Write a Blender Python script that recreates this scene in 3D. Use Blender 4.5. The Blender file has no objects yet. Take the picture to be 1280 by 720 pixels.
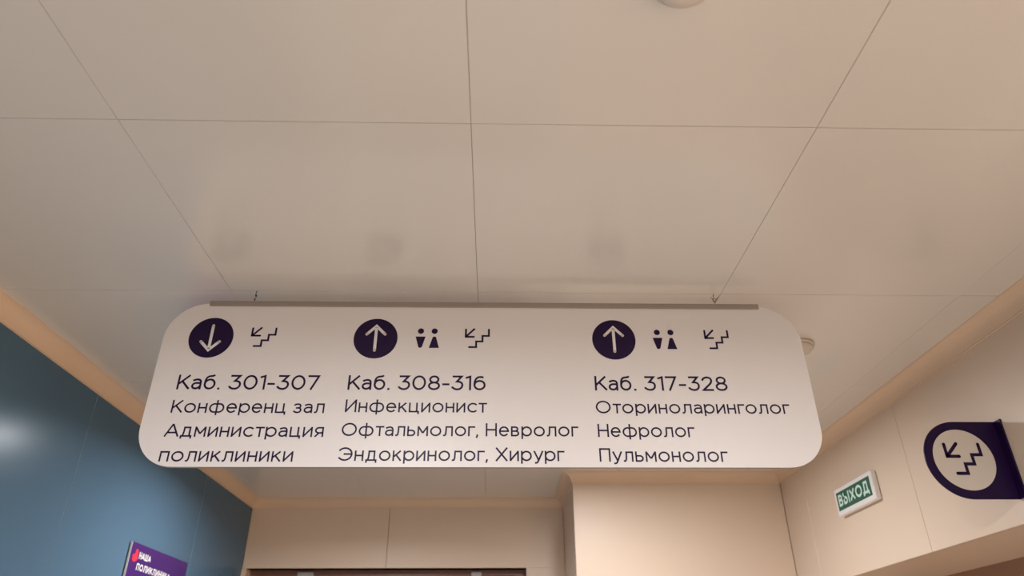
import bpy, bmesh, math, random
from mathutils import Vector, Matrix
random.seed(4)
C = bpy.context.scene.collection
H = 1.75                                   # height of the camera above the floor
# ---------------------------------------------------------------- camera
cam = bpy.data.cameras.new('camera'); co = bpy.data.objects.new('camera', cam); C.objects.link(co)
ax = Vector((0.99973418, -0.02255479, -0.00478041)); ay = Vector((-0.006869, -0.48930223, 0.87208723)); az = Vector((0.02200881, 0.87182258, 0.48932709))
M = Matrix((ax, ay, -az)).transposed().to_4x4(); M.translation = (0, 0, H)
co.matrix_world = M
cam.sensor_width = 36; cam.lens = 24.966
cam.clip_start = .02
cam.dof.use_dof = True; cam.dof.focus_distance = 1.7; cam.dof.aperture_fstop = 4.0
bpy.context.scene.camera = co
# ---------------------------------------------------------------- world, exposure
w = bpy.data.worlds.new('world'); bpy.context.scene.world = w; w.use_nodes = True
w.node_tree.nodes['Background'].inputs[0].default_value = (.9, .85, .8, 1)
w.node_tree.nodes['Background'].inputs[1].default_value = .05
vs = bpy.context.scene.view_settings
vs.view_transform = 'Standard'; vs.look = 'None'; vs.gamma = 1; vs.use_curve_mapping = False
vs.exposure = 1.98
LAMP_COL = (.98, 1.0, 1.03)
SPREAD = 2.82          # the lamps sit back in their rings and cut off towards the horizontal
# lamp positions (x, y, watts) ; ceiling is at CZ
LAMPS = [(-.60, 2.62, 3.7), (.44, 2.45, 3.5), (-.3455, .0275, 8.4), (.2545, -1.7725, 10), (-.3455, -2.9725, 9), (.8545, .0275, 4.8)]
# ---------------------------------------------------------------- materials
def lin(c): return tuple((x/12.92 if x <= .04045 else ((x+.055)/1.055)**2.4) for x in c)
def mat(name, rgb, rough=.5, metal=0, spec=.5, noise=.03, nscale=6, bump=0, bscale=200, emit=None):
    m = bpy.data.materials.new(name); m.use_nodes = True
    nt = m.node_tree; b = nt.nodes['Principled BSDF']
    c = lin([v/255 for v in rgb])
    b.inputs['Roughness'].default_value = rough; b.inputs['Metallic'].default_value = metal
    b.inputs['Specular IOR Level'].default_value = spec
    tc = nt.nodes.new('ShaderNodeTexCoord')
    n = nt.nodes.new('ShaderNodeTexNoise'); n.inputs['Scale'].default_value = nscale; n.inputs['Detail'].default_value = 3
    nt.links.new(tc.outputs['Object'], n.inputs['Vector'])
    mx = nt.nodes.new('ShaderNodeMix'); mx.data_type = 'RGBA'
    mx.inputs['A'].default_value = (*[v*(1-noise) for v in c], 1); mx.inputs['B'].default_value = (*[min(1, v*(1+noise)) for v in c], 1)
    nt.links.new(n.outputs['Fac'], mx.inputs['Factor']); nt.links.new(mx.outputs['Result'], b.inputs['Base Color'])
    if bump:
        n2 = nt.nodes.new('ShaderNodeTexNoise'); n2.inputs['Scale'].default_value = bscale
        nt.links.new(tc.outputs['Object'], n2.inputs['Vector'])
        bp = nt.nodes.new('ShaderNodeBump'); bp.inputs['Strength'].default_value = bump; bp.inputs['Distance'].default_value = .001
        nt.links.new(n2.outputs['Fac'], bp.inputs['Height']); nt.links.new(bp.outputs['Normal'], b.inputs['Normal'])
    if emit:
        b.inputs['Emission Color'].default_value = (*LAMP_COL, 1); b.inputs['Emission Strength'].default_value = emit
    return m
CEIL = mat('satin_white_metal_ceiling', (222, 214, 206), .19, spec=.9, noise=.015, nscale=2, bump=.04, bscale=600)
DARK = mat('dark_void', (70, 62, 55), .9)
BLUE = mat('blue_wall_laminate', (84, 112, 134), .25, spec=.09, noise=.02, bump=.06, bscale=500)
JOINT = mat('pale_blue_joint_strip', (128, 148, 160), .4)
PEACH = mat('cream_wall_laminate', (226, 203, 181), .42, spec=.4, noise=.012, nscale=3, bump=.05, bscale=400)
TRIM = mat('peach_cove_trim', (226, 196, 168), .45, spec=.4, noise=.015)
FLOOR = mat('beige_vinyl_floor', (222, 208, 190), .35, noise=.06, nscale=30)
BOARD = mat('sign_board_white', (226, 220, 218), .38, spec=.4, noise=.006)
EDGE = mat('sign_board_edge', (150, 140, 130), .5)
RAIL = mat('aluminium_rail', (158, 146, 136), .42, metal=.3)
PURP = mat('dark_purple_vinyl', (32, 10, 54), .4, spec=.2, noise=.02)
PLATE = mat('purple_plate', (68, 32, 104), .35, spec=.4, noise=.02)
WPRINT = mat('white_print', (228, 222, 220), .45, noise=.01)
RED = mat('red_print', (235, 50, 75), .4)
STEEL = mat('steel_wire', (70, 64, 58), .4, metal=.7)
DET = mat('detector_plastic', (212, 200, 188), .45, noise=.01)
FDISC = mat('flag_disc_print', (212, 200, 188), .45, noise=.01)
PLAST = mat('white_plastic', (236, 232, 228), .4, noise=.01)
GREEN = mat('green_sign_film', (28, 92, 74), .4)
MINT = mat('pale_mint_print', (205, 232, 218), .5)
BROWN = mat('brown_laminate_door', (150, 112, 88), .4, noise=.08, nscale=5)
DBROWN = mat('dark_brown_door', (122, 86, 72), .35, noise=.1, nscale=5)
GREY = mat('grey_door_post', (176, 168, 164), .4)
LAMPM = mat('lamp_diffuser', (255, 240, 225), .5, emit=4)
GLASS = bpy.data.materials.new('tinted_glass'); GLASS.use_nodes = True
_b = GLASS.node_tree.nodes['Principled BSDF']; _b.inputs['Base Color'].default_value = (.5, .42, .38, 1); _b.inputs['Roughness'].default_value = .05; _b.inputs['Transmission Weight'].default_value = .9
# ---------------------------------------------------------------- helpers
def link(name, bm, m, parent=None, smooth=False, kind=None):
    me = bpy.data.meshes.new(name); bmesh.ops.recalc_face_normals(bm, faces=bm.faces); bm.to_mesh(me); bm.free()
    for mm in (m if isinstance(m, (list, tuple)) else [m]): me.materials.append(mm)
    if smooth:
        for p in me.polygons: p.use_smooth = True
    o = bpy.data.objects.new(name, me); C.objects.link(o)
    if parent: o.parent = parent; o.matrix_parent_inverse = parent.matrix_world.inverted()
    if kind: o['kind'] = kind
    return o
def thing(name, label, cat, loc, group=None):
    o = bpy.data.objects.new(name, None); C.objects.link(o); o.location = loc
    o.matrix_world = Matrix.Translation(loc)
    o.empty_display_size = .05; o['label'] = label; o['category'] = cat
    if group: o['group'] = group
    return o
def box(bm, x0, x1, y0, y1, z0, z1, bev=0):
    r = bmesh.ops.create_cube(bm, size=1)
    for v in r['verts']:
        v.co = Vector(((x0+x1)/2+v.co.x*(x1-x0), (y0+y1)/2+v.co.y*(y1-y0), (z0+z1)/2+v.co.z*(z1-z0)))
    if bev:
        es = list({e for v in r['verts'] for e in v.link_edges})
        bmesh.ops.bevel(bm, geom=es, offset=bev, segments=1, affect='EDGES')
def boxo(name, x0, x1, y0, y1, z0, z1, m, parent=None, kind=None, bev=0):
    bm = bmesh.new(); box(bm, x0, x1, y0, y1, z0, z1, bev); return link(name, bm, m, parent, kind=kind)
def prism(bm, pts, f, depth, mi=0):
    """outline pts (u,v) -> f(u,v,d); extruded from d=0 to d=depth; front face material mi"""
    a = [bm.verts.new(f(u, v, 0)) for u, v in pts]; b = [bm.verts.new(f(u, v, depth)) for u, v in pts]
    n = len(pts); fr = bm.faces.new(a); bk = bm.faces.new(b[::-1])
    for i in range(n):
        q = bm.faces.new((a[i], b[i], b[(i+1) % n], a[(i+1) % n])); q.material_index = mi
def lathe(bm, prof, cx, cy, z, n=40):
    rings = []
    for r, dz in prof:
        if r < 1e-6: rings.append([bm.verts.new((cx, cy, z+dz))])
        else: rings.append([bm.verts.new((cx+r*math.cos(2*math.pi*k/n), cy+r*math.sin(2*math.pi*k/n), z+dz)) for k in range(n)])
    for A, B in zip(rings, rings[1:]):
        for k in range(n):
            a = [A[k % len(A)], A[(k+1) % len(A)]] if len(A) > 1 else [A[0]]
            b = [B[(k+1) % len(B)], B[k % len(B)]] if len(B) > 1 else [B[0]]
            bm.faces.new(a+b)
def tube(bm, pts, r, n=8):
    prev = None
    for i, p in enumerate(pts):
        p = Vector(p); d = (Vector(pts[min(i+1, len(pts)-1)])-Vector(pts[max(i-1, 0)])).normalized()
        a = d.orthogonal().normalized(); b = d.cross(a)
        ring = [bm.verts.new(p+a*r*math.cos(2*math.pi*k/n)+b*r*math.sin(2*math.pi*k/n)) for k in range(n)]
        if prev:
            # align to the nearest start vertex
            j = min(range(n), key=lambda s: (ring[s].co-prev[0].co).length)
            ring = ring[j:]+ring[:j]
            if (ring[1].co-prev[1].co).length > (ring[-1].co-prev[1].co).length: ring = [ring[0]]+ring[1:][::-1]
            for k in range(n): bm.faces.new((prev[k], prev[(k+1) % n], ring[(k+1) % n], ring[k]))
        else: bm.faces.new(ring)
        prev = ring
    bm.faces.new(prev)
# ribbons: uniform-width strokes laid flat on a surface
def ribbon(bm, pts, t, f, closed=False, cap='square'):
    P = [Vector(p) for p in pts]
    P = [p for i, p in enumerate(P) if i == 0 or (p-P[i-1]).length > 1e-7]
    n = len(P)
    if closed and (P[0]-P[-1]).length < 1e-6: P = P[:-1]; n -= 1
    if not closed and cap == 'square':
        P[0] = P[0]-(P[1]-P[0]).normalized()*t/2; P[-1] = P[-1]+(P[-1]-P[-2]).normalized()*t/2
    L = []; Rr = []
    for i in range(n):
        d0 = (P[i]-P[i-1]).normalized() if (i > 0 or closed) else (P[1]-P[0]).normalized()
        d1 = (P[(i+1) % n]-P[i]).normalized() if (i < n-1 or closed) else d0
        n0 = Vector((-d0.y, d0.x)); n1 = Vector((-d1.y, d1.x)); m = (n0+n1)
        m = m.normalized() if m.length > 1e-6 else n0
        k = 1/max(.33, m.dot(n0)); L.append(bm.verts.new(f(*(P[i]+m*k*t/2)))); Rr.append(bm.verts.new(f(*(P[i]-m*k*t/2))))
    for i in range(n if closed else n-1):
        j = (i+1) % n; bm.faces.new((L[i], Rr[i], Rr[j], L[j]))
    if cap == 'round' and not closed:
        for c in (P[0], P[-1]):
            bm.faces.new([bm.verts.new(f(c.x+t/2*math.cos(a*math.pi/8), c.y+t/2*math.sin(a*math.pi/8))) for a in range(16)])
def disc(bm, cx, cy, r, f, n=72):
    bm.faces.new([bm.verts.new(f(cx+r*math.cos(2*math.pi*k/n), cy+r*math.sin(2*math.pi*k/n))) for k in range(n)])
# ---------------------------------------------------------------- stroke alphabet (cap height 1)
def A(cx, cy, rx, ry, a0, a1, n=22):
    return [(cx+rx*math.cos(math.radians(a0+(a1-a0)*i/n)), cy+ry*math.sin(math.radians(a0+(a1-a0)*i/n))) for i in range(n+1)]
def Bz(p0, p1, p2, p3, n=10):
    o = []
    for i in range(n+1):
        s = i/n; q = 1-s
        o.append(tuple(q**3*p0[k]+3*q*q*s*p1[k]+3*q*s*s*p2[k]+s**3*p3[k] for k in (0, 1)))
    return o
X = .73
def ell(cx, cy, rx, ry): return ('c', A(cx, cy, rx, ry, 0, 360, 40)[:-1])
def s(*p): return ('s', list(p))
def b(*p): return ('b', list(p))
G = {
 'К': (.68, [s((0,0),(0,1)), b((.66,1.04),(.0,.33)), b((.22,.58),(.72,-.04))]),
 'О': (.98, [ell(.49,.5,.49,.5)]),
 'И': (.70, [s((0,0),(0,1)), s((.70,0),(.70,1)), b((.0,0),(.70,1))]),
 'Э': (.82, [s(*A(.33,.5,.49,.5,140,-140,36)), s((.30,.5),(.80,.5))]),
 'Х': (.74, [b((-.03,-.06),(.77,1.06)), b((-.03,1.06),(.77,-.06))]),
 'П': (.68, [s((0,0),(0,1),(.68,1),(.68,0))]),
 'А': (.86, [b((-.03,-.06),(.43,1.03)), b((.43,1.03),(.89,-.06)), b((.13,.29),(.73,.29))]),
 'Н': (.70, [s((0,0),(0,1)), s((.70,0),(.70,1)), b((0,.5),(.7,.5))]),
 'В': (.60, [s((0,0),(0,1)), b((0,1),(.27,1),*A(.30,.765,.22,.235,90,-90,12)[1:-1],(.0,.53)), b((0,0),(.32,0),*A(.34,.265,.24,.265,-90,90,12)[1:-1],(.27,.53))]),
 'Ы': (.95, [s((0,1),(0,0),(.28,0),*A(.30,.29,.27,.29,-90,90,12),(0,.58)), s((.95,0),(.95,1))]),
 'Д': (.86, [s((0,-.16),(0,0),(.86,0),(.86,-.16)), s((.14,0),(.22,.5),(.24,1),(.72,1),(.72,0))]),
 'Ш': (1.0, [s((0,1),(0,0),(1,0),(1,1)), b((.5,0),(.5,1.06))]),
 'Л': (.74, [s((0,0),(.1,.03),(.15,.3),(.17,1),(.74,1),(.74,0))]),
 'а': (.50, [s((.05,.64),*Bz((.05,.64),(.28,.76),(.50,.72),(.50,.45))[1:],(.50,0)), b(*Bz((.50,.40),(.30,.46),(.0,.45),(.0,.2)),*Bz((.0,.2),(.0,-.04),(.42,-.09),(.50,.24))[1:])]),
 'б': (.62, [ell(.31,.35,.31,.35), b(*Bz((0,.34),(0,.72),(.05,.95),(.30,.97)),*Bz((.30,.97),(.42,.98),(.50,.99),(.55,1.07))[1:])]),
 'н': (.52, [s((0,0),(0,X)), s((.52,0),(.52,X)), b((0,.38),(.52,.38))]),
 'ф': (.96, [s((.48,-.20),(.48,1.0)), b(*A(.33,.365,.33,.365,60,300,26)), b(*A(.63,.365,.33,.365,120,-120,26)), b((.49,.681),(.465,.69)), ]),
 'е': (.62, [b((0,.375),(.62,.375),*A(.31,.365,.31,.365,8,325,34)[0:])]),
 'р': (.64, [s((0,-.22),(0,X)), ell(.33,.365,.33,.365)]),
 'ц': (.64, [s((0,X),(0,0),(.52,0),(.52,X)), s((.52,0),(.64,0),(.64,-.15))]),
 'з': (.46, [s(*Bz((.02,.66),(.18,.78),(.44,.74),(.42,.55)),*Bz((.42,.55),(.42,.42),(.32,.39),(.20,.39))[1:]), s((.16,.39),*Bz((.20,.39),(.36,.39),(.47,.34),(.46,.19)),*Bz((.46,.19),(.44,-.05),(.14,-.06),(.0,.09))[1:])]),
 'л': (.58, [s((-.01,.0),*Bz((.03,.0),(.16,.02),(.13,.4),(.15,X)),(.58,X),(.58,0))]),
 'д': (.68, [s((0,-.15),(0,0),(.68,0),(.68,-.15)), b((.09,0),*Bz((.09,.0),(.17,.2),(.17,.4),(.17,X)),(.56,X),(.56,0))]),
 'м': (.66, [s((0,0),(0,X)), b((0,X+.03),(.33,.2)), b((.33,.2),(.66,X+.03)), s((.66,0),(.66,X))]),
 'и': (.54, [s((0,0),(0,X)), s((.54,0),(.54,X)), b((.0,0),(.54,X))]),
 'с': (.56, [s(*A(.35,.365,.35,.365,52,308,30))]),
 'т': (.50, [s((0,X),(.50,X)), s((.25,0),(.25,X))]),
 'я': (.50, [s((.50,0),(.50,X),(.24,X),*A(.22,.51,.21,.22,90,270,14),(.50,.29)), b((.24,.29),(-.02,-.05))]),
 'п': (.52, [s((0,0),(0,X),(.52,X),(.52,0))]),
 'о': (.70, [ell(.35,.365,.35,.365)]),
 'к': (.50, [s((0,0),(0,X)), b((.50,X+.05),(.0,.26)), b((.18,.44),(.54,-.05))]),
 'ь': (.48, [s((0,X),(0,0),(.26,0),*A(.27,.215,.21,.215,-90,90,12),(0,.43))]),
 'в': (.50, [s((.24,.385),(0,.385),(0,X),(.24,X),*A(.26,.56,.17,.172,90,-90,10)[1:-1],(.24,.385)), s((0,.385),(0,0),(.28,0),*A(.29,.192,.20,.192,-90,90,10)[1:-1],(.24,.385))]),
 'у': (.58, [b((-.02,X+.06),(.30,0)), b((.60,X+.06),(.30,.02),*Bz((.30,.02),(.24,-.14),(.2,-.24),(.02,-.20))[1:])]),
 'г': (.40, [s((0,0),(0,X),(.40,X))]),
 '0': (.76, [ell(.38,.5,.38,.5)]),
 '1': (.24, [s((0,.91),(.24,1.0),(.24,0))]),
 '2': (.64, [s((.02,.80),*Bz((.02,.80),(.12,1.06),(.60,1.08),(.60,.73)),*Bz((.60,.73),(.60,.52),(.30,.30),(.03,0))[1:],(.64,0))]),
 '3': (.64, [s((.05,1),(.58,1),(.28,.60),*Bz((.28,.60),(.50,.60),(.64,.52),(.64,.31)),*Bz((.64,.31),(.62,-.08),(.16,-.08),(.0,.14))[1:])]),
 '6': (.68, [ell(.35,.33,.33,.33), b(*Bz((.02,.30),(-.02,.85),(.25,1.08),(.60,.93)))]),
 '7': (.62, [s((0,1),(.62,1),(.20,0))]),
 '8': (.66, [ell(.33,.76,.27,.24), ell(.33,.26,.33,.26)]),
 '-': (.34, [s((0,.38),(.34,.38))]),
 '.': (.05, [s((.02,.0),(.03,.0))]),
 ',': (.06, [s((.04,.02),(.0,-.14))]),
 ' ': (.12, []),
}
def text(txt, h, t, u0, u1, v0, f, m, parent, gap=None):
    """text between u0 and u1 on baseline v0, cap height h, stroke t"""
    tr = t/h; gap = gap or .26
    pen = 0; items = []
    for i, ch in enumerate(txt):
        wd, st = G[ch]; g = gap
        items.append((pen, st, ch)); pen += wd+g-{'г': .09, 'т': .07, 'у': .05, 'К': .04, 'А': .04}.get(ch, 0)
    tot = items[-1][0]+G[txt[-1]][0]; sx = (u1-u0-t)/tot/(h) ; sy = 1-tr
    nrm = (f(1, 0)-f(0, 0)).cross(f(0, 1)-f(0, 0)).normalized()
    bm = None
    for px, st, ch in items+[(0, [], ' ')]:
        if ch == ' ':
            if bm: link('lettering', bm, m, parent)
            bm = None; continue
        bm = bm or bmesh.new()
        for q, (k, pts) in enumerate(st):
            ff = (lambda u, v, e=nrm*(2e-5*(q+1)): f(u, v)+e)
            pp = [(u0+t/2+(px+x)*h*sx, v0+t/2+y*h*sy) for x, y in pts]
            ribbon(bm, pp, t, ff, closed=(k == 'c'), cap='square' if k == 's' else 'butt')
    return sx
# ---------------------------------------------------------------- the setting
XL, XR, YF, YC, XC, YN = -1.238, 1.296, 3.74, 3.225, .350, -3.9
CZ = H+.8436; WT = H+.801; c = .043        # ceiling, wall top, trim size
boxo('floor', XL-.1, 2.5, YN-.1, 6.2, -.05, 0, FLOOR, kind='structure')
ce = boxo('ceiling', XL-.02, XR+.02, YN-.02, YF+.02, CZ+.012, CZ+.05, DARK, kind='structure')
xs = [XL-.0]+[-.6455+.6*i for i in range(4)]+[XR]
ys = [YN]+[.3275+.6*i for i in range(-7, 6)]+[YF]
for i in range(len(xs)-1):
    for j in range(len(ys)-1):
        gx, gy = .0004, .0008
        x0, x1, y0, y1 = xs[i]+gx, xs[i+1]-gx, ys[j]+gy, ys[j+1]-gy
        if y0 > YC and x0 > XC: continue
        bm = bmesh.new(); box(bm, x0, x1, y0, y1, CZ, CZ+.011, .0003)
        dz = [random.uniform(-.0005, .0005) for _ in range(4)]
        for v in bm.verts:
            k = (v.co.x > (x0+x1)/2)*2+(v.co.y > (y0+y1)/2); v.co.z += dz[k]*.6
        link('panel', bm, CEIL, ce)
def panels_y(name, x0, x1, seams, z0, z1, m, backx, parent_kind=True):
    wl = boxo(name, backx[0], backx[1], seams[0], seams[-1], z0, CZ+.04, DARK, kind='structure')
    for a, b_ in zip(seams, seams[1:]):
        boxo('wall_panel', x0, x1, a+.0008, b_-.0008, z0+.001, z1, m, wl, bev=.0012)
    return wl
# left blue wall
wl = panels_y('wall_left', XL-.012, XL, [YN, -2.73, -1.76, -.79, .18, 1.15, 2.122, 3.093, YF], 0, WT, BLUE, (XL-.1, XL-.013))
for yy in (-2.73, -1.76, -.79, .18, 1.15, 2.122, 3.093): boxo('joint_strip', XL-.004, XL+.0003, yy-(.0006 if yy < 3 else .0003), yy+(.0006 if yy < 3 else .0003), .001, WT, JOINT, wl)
# right wall over the wide opening, and solid beside it
OZ = H+.341; OY0, OY1 = .75, 2.98
wr = boxo('wall_right', XR+.013, XR+.1, OY0, OY1, OZ, CZ+.04, PEACH, kind='structure')
boxo('wall_end', XR+.013, XR+.1, YN, OY0, 0, CZ+.04, PEACH, wr); boxo('wall_end', XR+.013, XR+.1, OY1, YC, 0, CZ+.04, PEACH, wr)
for a, b_ in ((OY0, 1.15), (1.15, 2.187), (2.187, OY1)):
    boxo('wall_panel', XR, XR+.012, a+.0008, b_-.0008, OZ, WT, PEACH, wr, bev=.0012)
for a, b_ in ((YN, -2.8), (-2.8, -1.8), (-1.8, -.8), (-.8, .2), (.2, OY0), (OY1, YC)):
    boxo('wall_panel', XR, XR+.012, a+.0008, b_-.0008, .001, WT, PEACH, wr, bev=.0012)
# projecting block of wall, far right
wc = boxo('wall_column', XC+.013, XR+.1, YC+.013, YF+.1, 0, CZ+.04, PEACH, kind='structure')
boxo('wall_panel', XC, XR-.001, YC, YC+.012, .001, WT, PEACH, wc, bev=.0012)
boxo('wall_panel', XC, XC+.012, YC+.0125, YF-.001, .001, WT, PEACH, wc, bev=.0012)
# far wall with the doorway
DX0, DX1, DZ = -1.216, .158, H+.512
wf = boxo('wall_far', XL-.1, XC+.013, YF+.013, YF+.1, DZ, CZ+.04, PEACH, kind='structure')
for a, b_ in ((XL, -.536), (-.536, XC)):
    boxo('wall_panel', a+.0008, b_-.0008, YF, YF+.012, DZ, WT, PEACH, wf, bev=.0012)
boxo('wall_panel', DX1, XC-.0008, YF, YF+.012, .001, DZ-.0002, PEACH, wf)
boxo('jamb', XL-.05, DX0, YF+.001, YF+.16, 0, DZ, TRIM, wf); boxo('jamb', DX1, XC+.02, YF+.013, YF+.16, 0, DZ+.02, PEACH, wf)
boxo('jamb_head', DX0, DX1, YF+.013, YF+.16, DZ, DZ+.02, PEACH, wf)
# wall behind the camera
wn = boxo('wall_near', XL-.1, XR+.1, YN-.1, YN-.013, 0, CZ+.04, PEACH, kind='structure')
for a, b_ in ((XL, -.39), (-.39, .46), (.46, XR)): boxo('wall_panel', a+.001, b_-.001, YN-.012, YN, .001, WT, PEACH, wn, bev=.0012)
# corridor beyond the far doorway
boxo('wall_corridor', DX0-.5, XC+.6, 6.0, 6.1, 0, CZ, PEACH, kind='structure')
boxo('wall_corridor_left', DX0-.6, DX0-.5, YF+.16, 6.0, 0, CZ, PEACH, kind='structure')
boxo('wall_corridor_right', XC+.6, XC+.7, YF+.16, 6.0, 0, CZ, PEACH, kind='structure')
boxo('ceiling_corridor', DX0-.6, XC+.7, YF+.1, 6.1, CZ, CZ+.05, CEIL, kind='structure')
# cove trim, one length per wall, mitred at the corners
path = [(XL, YN), (XL, YF), (XC, YF), (XC, YC), (XR, YC), (XR, YN)]
prof = [(0, .001)]+[(c, .001), (c, -.0012)]
for k in range(1, 8):
    s_ = k/8; st = (c*(1-s_)+.004*s_, -.041*s_); bend = .0065*math.sin(math.pi*s_)
    prof.append((st[0]-bend, st[1]+bend))
prof += [(.004, -.041), (.004, -.0445), (0, -.0445)]
def ins(i, d):
    """path corner i moved d into the room"""
    n_ = len(path); P = Vector(path[i])
    def nr(a, b_):
        v = (Vector(path[b_])-Vector(path[a])).normalized(); return Vector((v.y, -v.x))
    n0 = nr((i-1) % n_, i); n1 = nr(i, (i+1) % n_)
    if n0.dot(n1) > .99: return P+n0*d
    return P+n0*d+n1*d
for i in range(len(path)):
    j = (i+1) % len(path); bm = bmesh.new(); ra = []; rb = []
    for d, z in prof:
        p, q_ = ins(i, d), ins(j, d)
        ra.append(bm.verts.new((p.x, p.y, CZ+z))); rb.append(bm.verts.new((q_.x, q_.y, CZ+z)))
    n_ = len(prof)
    for k in range(n_): bm.faces.new((ra[k], ra[(k+1) % n_], rb[(k+1) % n_], rb[k]))
    bm.faces.new(ra); bm.faces.new(rb[::-1])
    link('trim_%d' % (i+1), bm, TRIM, kind='structure')
# far glazed door: brown frame, grey posts, panes
d1 = boxo('door_1', DX0, DX1, YF+.07, YF+.11, DZ-.028, DZ, DBROWN, kind='structure')
for a, b_ in ((DX0, -1.17), (-.17, -.115) , (.11, DX1)): boxo('door_frame', a, b_, YF+.07, YF+.11, 0, DZ-.028, DBROWN, d1)
for a, b_ in ((-.98, -.90), (-.115, -.065)): boxo('door_post', a, b_, YF+.06, YF+.12, 0, DZ-.010, GREY, d1)
for a, b_ in ((-1.17, -.98), (-.90, -.17), (-.065, .11)):
    boxo('door_pane', a, b_, YF+.086, YF+.094, 1.0, DZ-.028, GLASS, d1); boxo('door_panel', a, b_, YF+.08, YF+.10, 0, 1.0, DBROWN, d1)
# wide recess with a brown double door in the right wall
NX = XR+.34
boxo('wall_recess', NX+.04, NX+.1, OY0, OY1, 0, OZ+.1, BROWN, kind='structure')
boxo('ceiling_recess', XR+.1, NX+.1, OY0, OY1, OZ, OZ+.05, PEACH, kind='structure')
boxo('wall_recess_side', XR+.1, NX+.1, OY1, OY1+.05, 0, OZ+.05, PEACH, kind='structure')
boxo('wall_recess_near', XR+.1, NX+.1, OY0-.05, OY0, 0, OZ+.05, PEACH, kind='structure')
d2 = boxo('door_2', NX-.005, NX+.04, OY0, OY1, OZ-.05, OZ, BROWN, kind='structure')
for a in (OY0, 1.48, 2.21, OY1-.05): boxo('door_frame', NX-.005, NX+.04, a, a+.05, 0, OZ-.05, BROWN, d2)
for a, b_ in ((OY0+.05, 1.48), (1.53, 2.21), (2.26, OY1-.05)):
    boxo('door_leaf', NX+.012, NX+.038, a+.002, b_-.002, .005, OZ-.052, BROWN, d2, bev=.003)
# ---------------------------------------------------------------- the hanging sign
SY = 1.5235
def onsign(e): return lambda u, v: Vector((u, SY-e, H+v))
sg = thing('hanging_sign', 'long white rounded direction board with purple Cyrillic lettering hung from the ceiling', 'sign', (-.024, SY+.005, H+.412))
def rrect(x0, x1, z0, z1, rt, rb):
    o = []
    for cx, cz, r, a in ((x1-rb, z0+rb, rb, -90), (x1-rt, z1-rt, rt, 0), (x0+rt, z1-rt, rt, 90), (x0+rb, z0+rb, rb, 180)):
        o += A(cx, cz, r, r, a, a+90, 16)
    return o
bm = bmesh.new(); prism(bm, rrect(-.778, .728, .412, .806, .092, .086), lambda u, v, d: Vector((u, SY+d, H+v)), .010, 1)
link('board', bm, [BOARD, EDGE], sg)
bm = bmesh.new()
box(bm, -.687, .640, SY-.0035, SY-.0005, H+.799, H+.811, .0006); box(bm, -.687, .640, SY+.0105, SY+.0135, H+.799, H+.811, .0006); box(bm, -.687, .640, SY-.0035, SY+.0135, H+.8095, H+.8125, .0006)
link('top_rail', bm, RAIL, sg)
cols = [
 [('Каб. 301-307', -.720, -.401, .5880), ('Конференц зал', -.720, -.382, .5330), ('Администрация', -.722, -.377, .4785), ('поликлиники', -.721, -.436, .4240)],
 [('Каб. 308-316', -.336, -.023, .5885), ('Инфекционист', -.336, -.019, .5355), ('Офтальмолог, Невролог', -.338, .184, .4810), ('Эндокринолог, Хирург', -.337, .151, .4260)],
 [('Каб. 317-328', .227, .533, .5890), ('Оториноларинголог', .226, .667, .5345), ('Нефролог', .227, .443, .4800), ('Пульмонолог', .227, .509, .4250)]]
for col in cols:
    for k, (tx, u0, u1, v0) in enumerate(col):
        hh, tt = (.0355, .0046) if k == 0 else (.0300, .0037)
        text(tx, hh, tt, u0, u1, v0-.0008, onsign(.0003), PURP, sg, gap=.27)
ZC = .7165
for k, cx in enumerate((-.6675, -.2835, .2795)):
    bm = bmesh.new(); disc(bm, cx, ZC, .0515, onsign(.0003)); d = link('arrow_disc', bm, PURP, sg)
    g = -1 if k == 0 else 1; bm = bmesh.new()
    ribbon(bm, [(cx-.0215, ZC+g*.0105), (cx, ZC+g*.032), (cx+.0215, ZC+g*.0105)], .0068, onsign(.0006), cap='round')
    ribbon(bm, [(cx, ZC-g*.031), (cx, ZC+g*.029)], .0068, onsign(.00065), cap='round')
    link('arrow', bm, WPRINT, d)
def stairs(ox, oz, t, k, f, cap):
    bm = bmesh.new()
    P = lambda *p: [(ox+x*k, oz+z*k) for x, z in p]
    ribbon(bm, P((.0, .0192), (.0, .0), (.0190, .0)), t, f, cap=cap)
    ribbon(bm, P((.0008, .0008), (.0198, .0202)), t, f, cap=cap)
    ribbon(bm, P((.0545, .0192), (.0545, .0025), (.0395, .0025), (.0395, -.0120), (.0248, -.0120), (.0248, -.0267), (.0085, -.0267)), t, f, cap=cap)
    return bm
for ox in (-.5735, -.0715, .4985): link('stairs_pictogram', stairs(ox, .7218, .0046, 1.0, onsign(.0003), 'round'), PURP, sg)
for ox in (-.178, .384):
    bm = bmesh.new(); f = onsign(.0003)
    for px in (0, .0325): disc(bm, ox+px, .7360, .0072, f, 32)
    for pts in ([(-.0118, .7218), (-.0052, .6985)]+A(0, .6985, .0052, .006, 180, 360, 12)+[(.0118, .7218)], [(.0325-.0118, .6925), (.0325-.0050, .7165)]+A(.0325, .7165, .0050, .0055, 180, 0, 12)+[(.0325+.0118, .6925)]):
        bm.faces.new([bm.verts.new(f(ox+a, b_)) for a, b_ in pts])
    link('toilet_pictogram', bm, PURP, sg)
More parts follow.
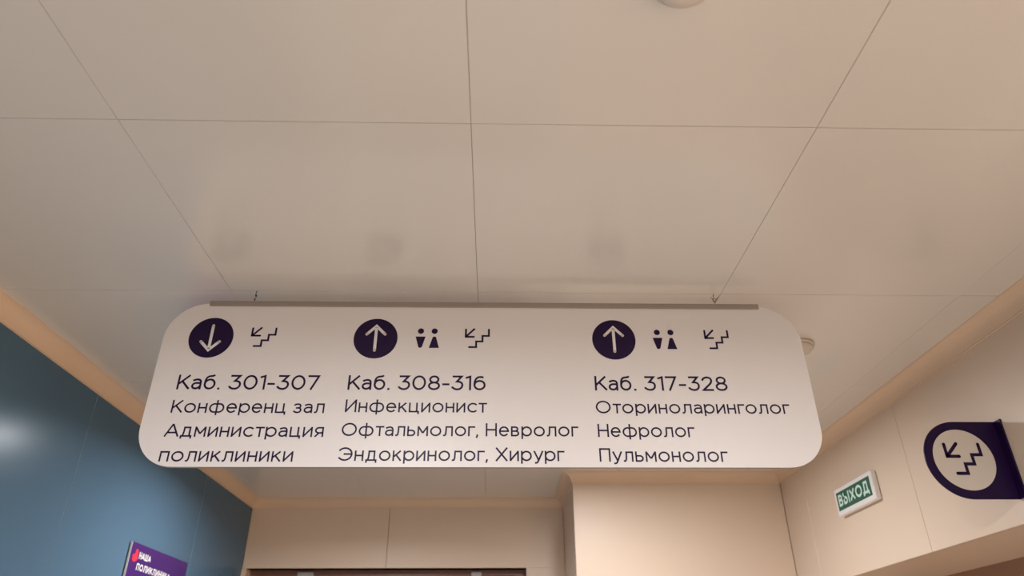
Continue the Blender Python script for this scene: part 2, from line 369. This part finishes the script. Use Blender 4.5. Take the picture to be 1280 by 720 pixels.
# suspension wires with their hooks
for k, wx in enumerate((-.5865, .537)):
    bm = bmesh.new(); zt = CZ+.004; zb = H+.812; y = SY+.005
    if k:
        tube(bm, [(wx, y, zb), (wx+.001, y, zb+.010), (wx-.004, y, zb+.018), (wx-.001, y, zb+.024), (wx, y, zt)], .0007)
        tube(bm, [(wx, y, zb+.008), (wx-.006, y-.001, zb+.020), (wx-.009, y, zb+.024)], .0006); tube(bm, [(wx+.001, y, zb+.010), (wx+.007, y-.001, zb+.020), (wx+.010, y, zb+.024)], .0006)
    else:
        tube(bm, [(wx, y, zb), (wx+.001, y, zb+.008), (wx+.0035, y, zb+.014), (wx+.001, y, zb+.020), (wx+.003, y, zt)], .0008)
    wi = link('suspension_wire', bm, STEEL, sg)
    bm = bmesh.new()
    if k: tube(bm, [(wx+.004*math.cos(a*math.pi/6), y, zb+.0155+.004*math.sin(a*math.pi/6)) for a in range(13)], .0007)
    else:
        for dx, dz in ((.001, .009), (.003, .019)): tube(bm, [(wx+dx, y, zb+dz-.0022), (wx+dx+.0005, y, zb+dz+.0022)], .0016)
    link('hook', bm, STEEL, wi)
# ---------------------------------------------------------------- flag sign with the stairs arrow
FY = 1.75; fs = thing('flag_sign', 'purple and white round-ended flag sign with stairs arrow sticking out of the right wall', 'sign', (XR, FY, H+.395))
fc = (1.1845, .4945); R_ = .0985
pts = A(fc[0], fc[1], R_, R_, 90, 270, 40)+[(XR-.001, fc[1]-R_), (XR-.001, fc[1]+R_)]
bm = bmesh.new(); prism(bm, pts, lambda u, v, d: Vector((u, FY+d, H+v)), .004); link('blade', bm, PURP, fs)
boxo('wall_flange', XR-.004, XR-.0002, FY-.026, FY+.001, H+fc[1]-R_, H+fc[1]+R_, PURP, fs, bev=.0008)
onf = lambda e: (lambda u, v: Vector((u, FY-e, H+v)))
bm = bmesh.new(); disc(bm, fc[0], fc[1], .0775, onf(.0004)); dd = link('white_disc', bm, FDISC, fs)
link('stairs_pictogram', stairs(1.1430, .5025, .0082, 1.62, onf(.0008), 'round'), PURP, dd)
# ---------------------------------------------------------------- exit sign
EX = 1.274; ex = thing('exit_sign', 'small white box on the right wall with a green panel reading ВЫХОД', 'exit sign', (XR, 2.533, H+.541))
boxo('case', EX, XR-.0003, 2.386, 2.680, H+.541, H+.638, PLAST, ex, bev=.004)
boxo('green_panel', EX-.0006, EX+.001, 2.401, 2.664, H+.558, H+.622, GREEN, ex)
text('ВЫХОД', .041, .0085, 0, .236, 0, lambda u, v: Vector((EX-.001, 2.651-u, H+.571+v)), MINT, ex, gap=.36)
# ---------------------------------------------------------------- purple plate on the blue wall
PX = -1.228; pl = thing('wall_plate', 'purple plate with white Cyrillic words and a red heart on the blue wall', 'sign', (XL, 2.80, H+.05))
boxo('plate', PX-.006, PX, 2.555, 3.050, H+.06, H+.4375, PLATE, pl, bev=.0006)
boxo('white_edge', PX-.006, PX+.0002, 2.5532, 2.5548, H+.06, H+.4375, WPRINT, pl)
for yy in (2.60, 2.98): boxo('standoff', XL, PX-.006, yy, yy+.03, H+.10, H+.40, DARK, pl)
fp = lambda u, v: Vector((PX+.0006, u, H+v))
for tx, a, b_, v in (('НАША', 2.6215, 2.716, .3905), ('ПОЛИКЛИНИКА', 2.619, 2.905, .354)):
    text(tx, .0225, .0052, a, b_, v, fp, WPRINT, pl, gap=.42)
bm = bmesh.new()
hp = Bz((2.572, .394), (2.572, .404), (2.586, .400), (2.5885, .400), 5)+Bz((2.5885, .400), (2.589, .412), (2.590, .418), (2.600, .419), 6)[1:]+Bz((2.600, .419), (2.614, .418), (2.614, .400), (2.6125, .386), 6)[1:]+Bz((2.6125, .386), (2.600, .374), (2.572, .370), (2.572, .394), 8)[1:-1]
bm.faces.new([bm.verts.new(fp(*p)) for p in hp]); link('heart_emblem', bm, RED, pl)
# ---------------------------------------------------------------- ceiling fittings
for x, y, lab in ((.2545, .6275, 'round white ceiling detector cut by the top edge of the picture'), (.8545, 1.8275, 'small round white ceiling detector peeking out right of the hanging board')):
    t = thing('smoke_detector', lab, 'smoke detector', (x, y, CZ), 'white ceiling detectors')
    bm = bmesh.new(); lathe(bm, [(0, 0), (.050, 0), (.050, -.0045), (.047, -.0062), (0, -.0062)], x, y, CZ-.0015); lathe(bm, [(.045, .0015), (.045, 0)], x, y, CZ-.0015); link('base', bm, DET, t, True)
    bm = bmesh.new(); lathe(bm, [(0, -.0062), (.044, -.0062), (.0445, -.013), (.040, -.018), (.028, -.0205), (0, -.0215)], x, y, CZ-.0015); link('dome', bm, DET, t, True)
for k, (x, y, wt) in enumerate(LAMPS):
    where = ['left ceiling downlight hidden behind the hanging board', 'right ceiling downlight hidden behind the hanging board', 'ceiling downlight just behind the viewer', 'ceiling downlight in the middle of the corridor behind the viewer', 'ceiling downlight nearest the rear wall', 'ceiling downlight behind the viewer by the right wall'][k]
    t = thing('ceiling_downlight', where, 'downlight', (x, y, CZ), 'round ceiling downlights')
    bm = bmesh.new(); lathe(bm, [(.062, 0), (.062, -.004), (.055, -.006), (.050, -.004), (.050, 0)], x, y, CZ); link('ring', bm, PLAST, t, True)
    bm = bmesh.new(); lathe(bm, [(0, -.0015), (.050, -.0015)], x, y, CZ); link('diffuser', bm, LAMPM, t)
    la = bpy.data.lights.new('lamp', 'AREA'); la.shape = 'DISK'; la.size = .1; la.energy = wt; la.color = LAMP_COL; la.spread = SPREAD if k == 0 else 3.03
    lo = bpy.data.objects.new('lamp', la); C.objects.link(lo); lo.parent = t; lo.location = (0, 0, -.008)
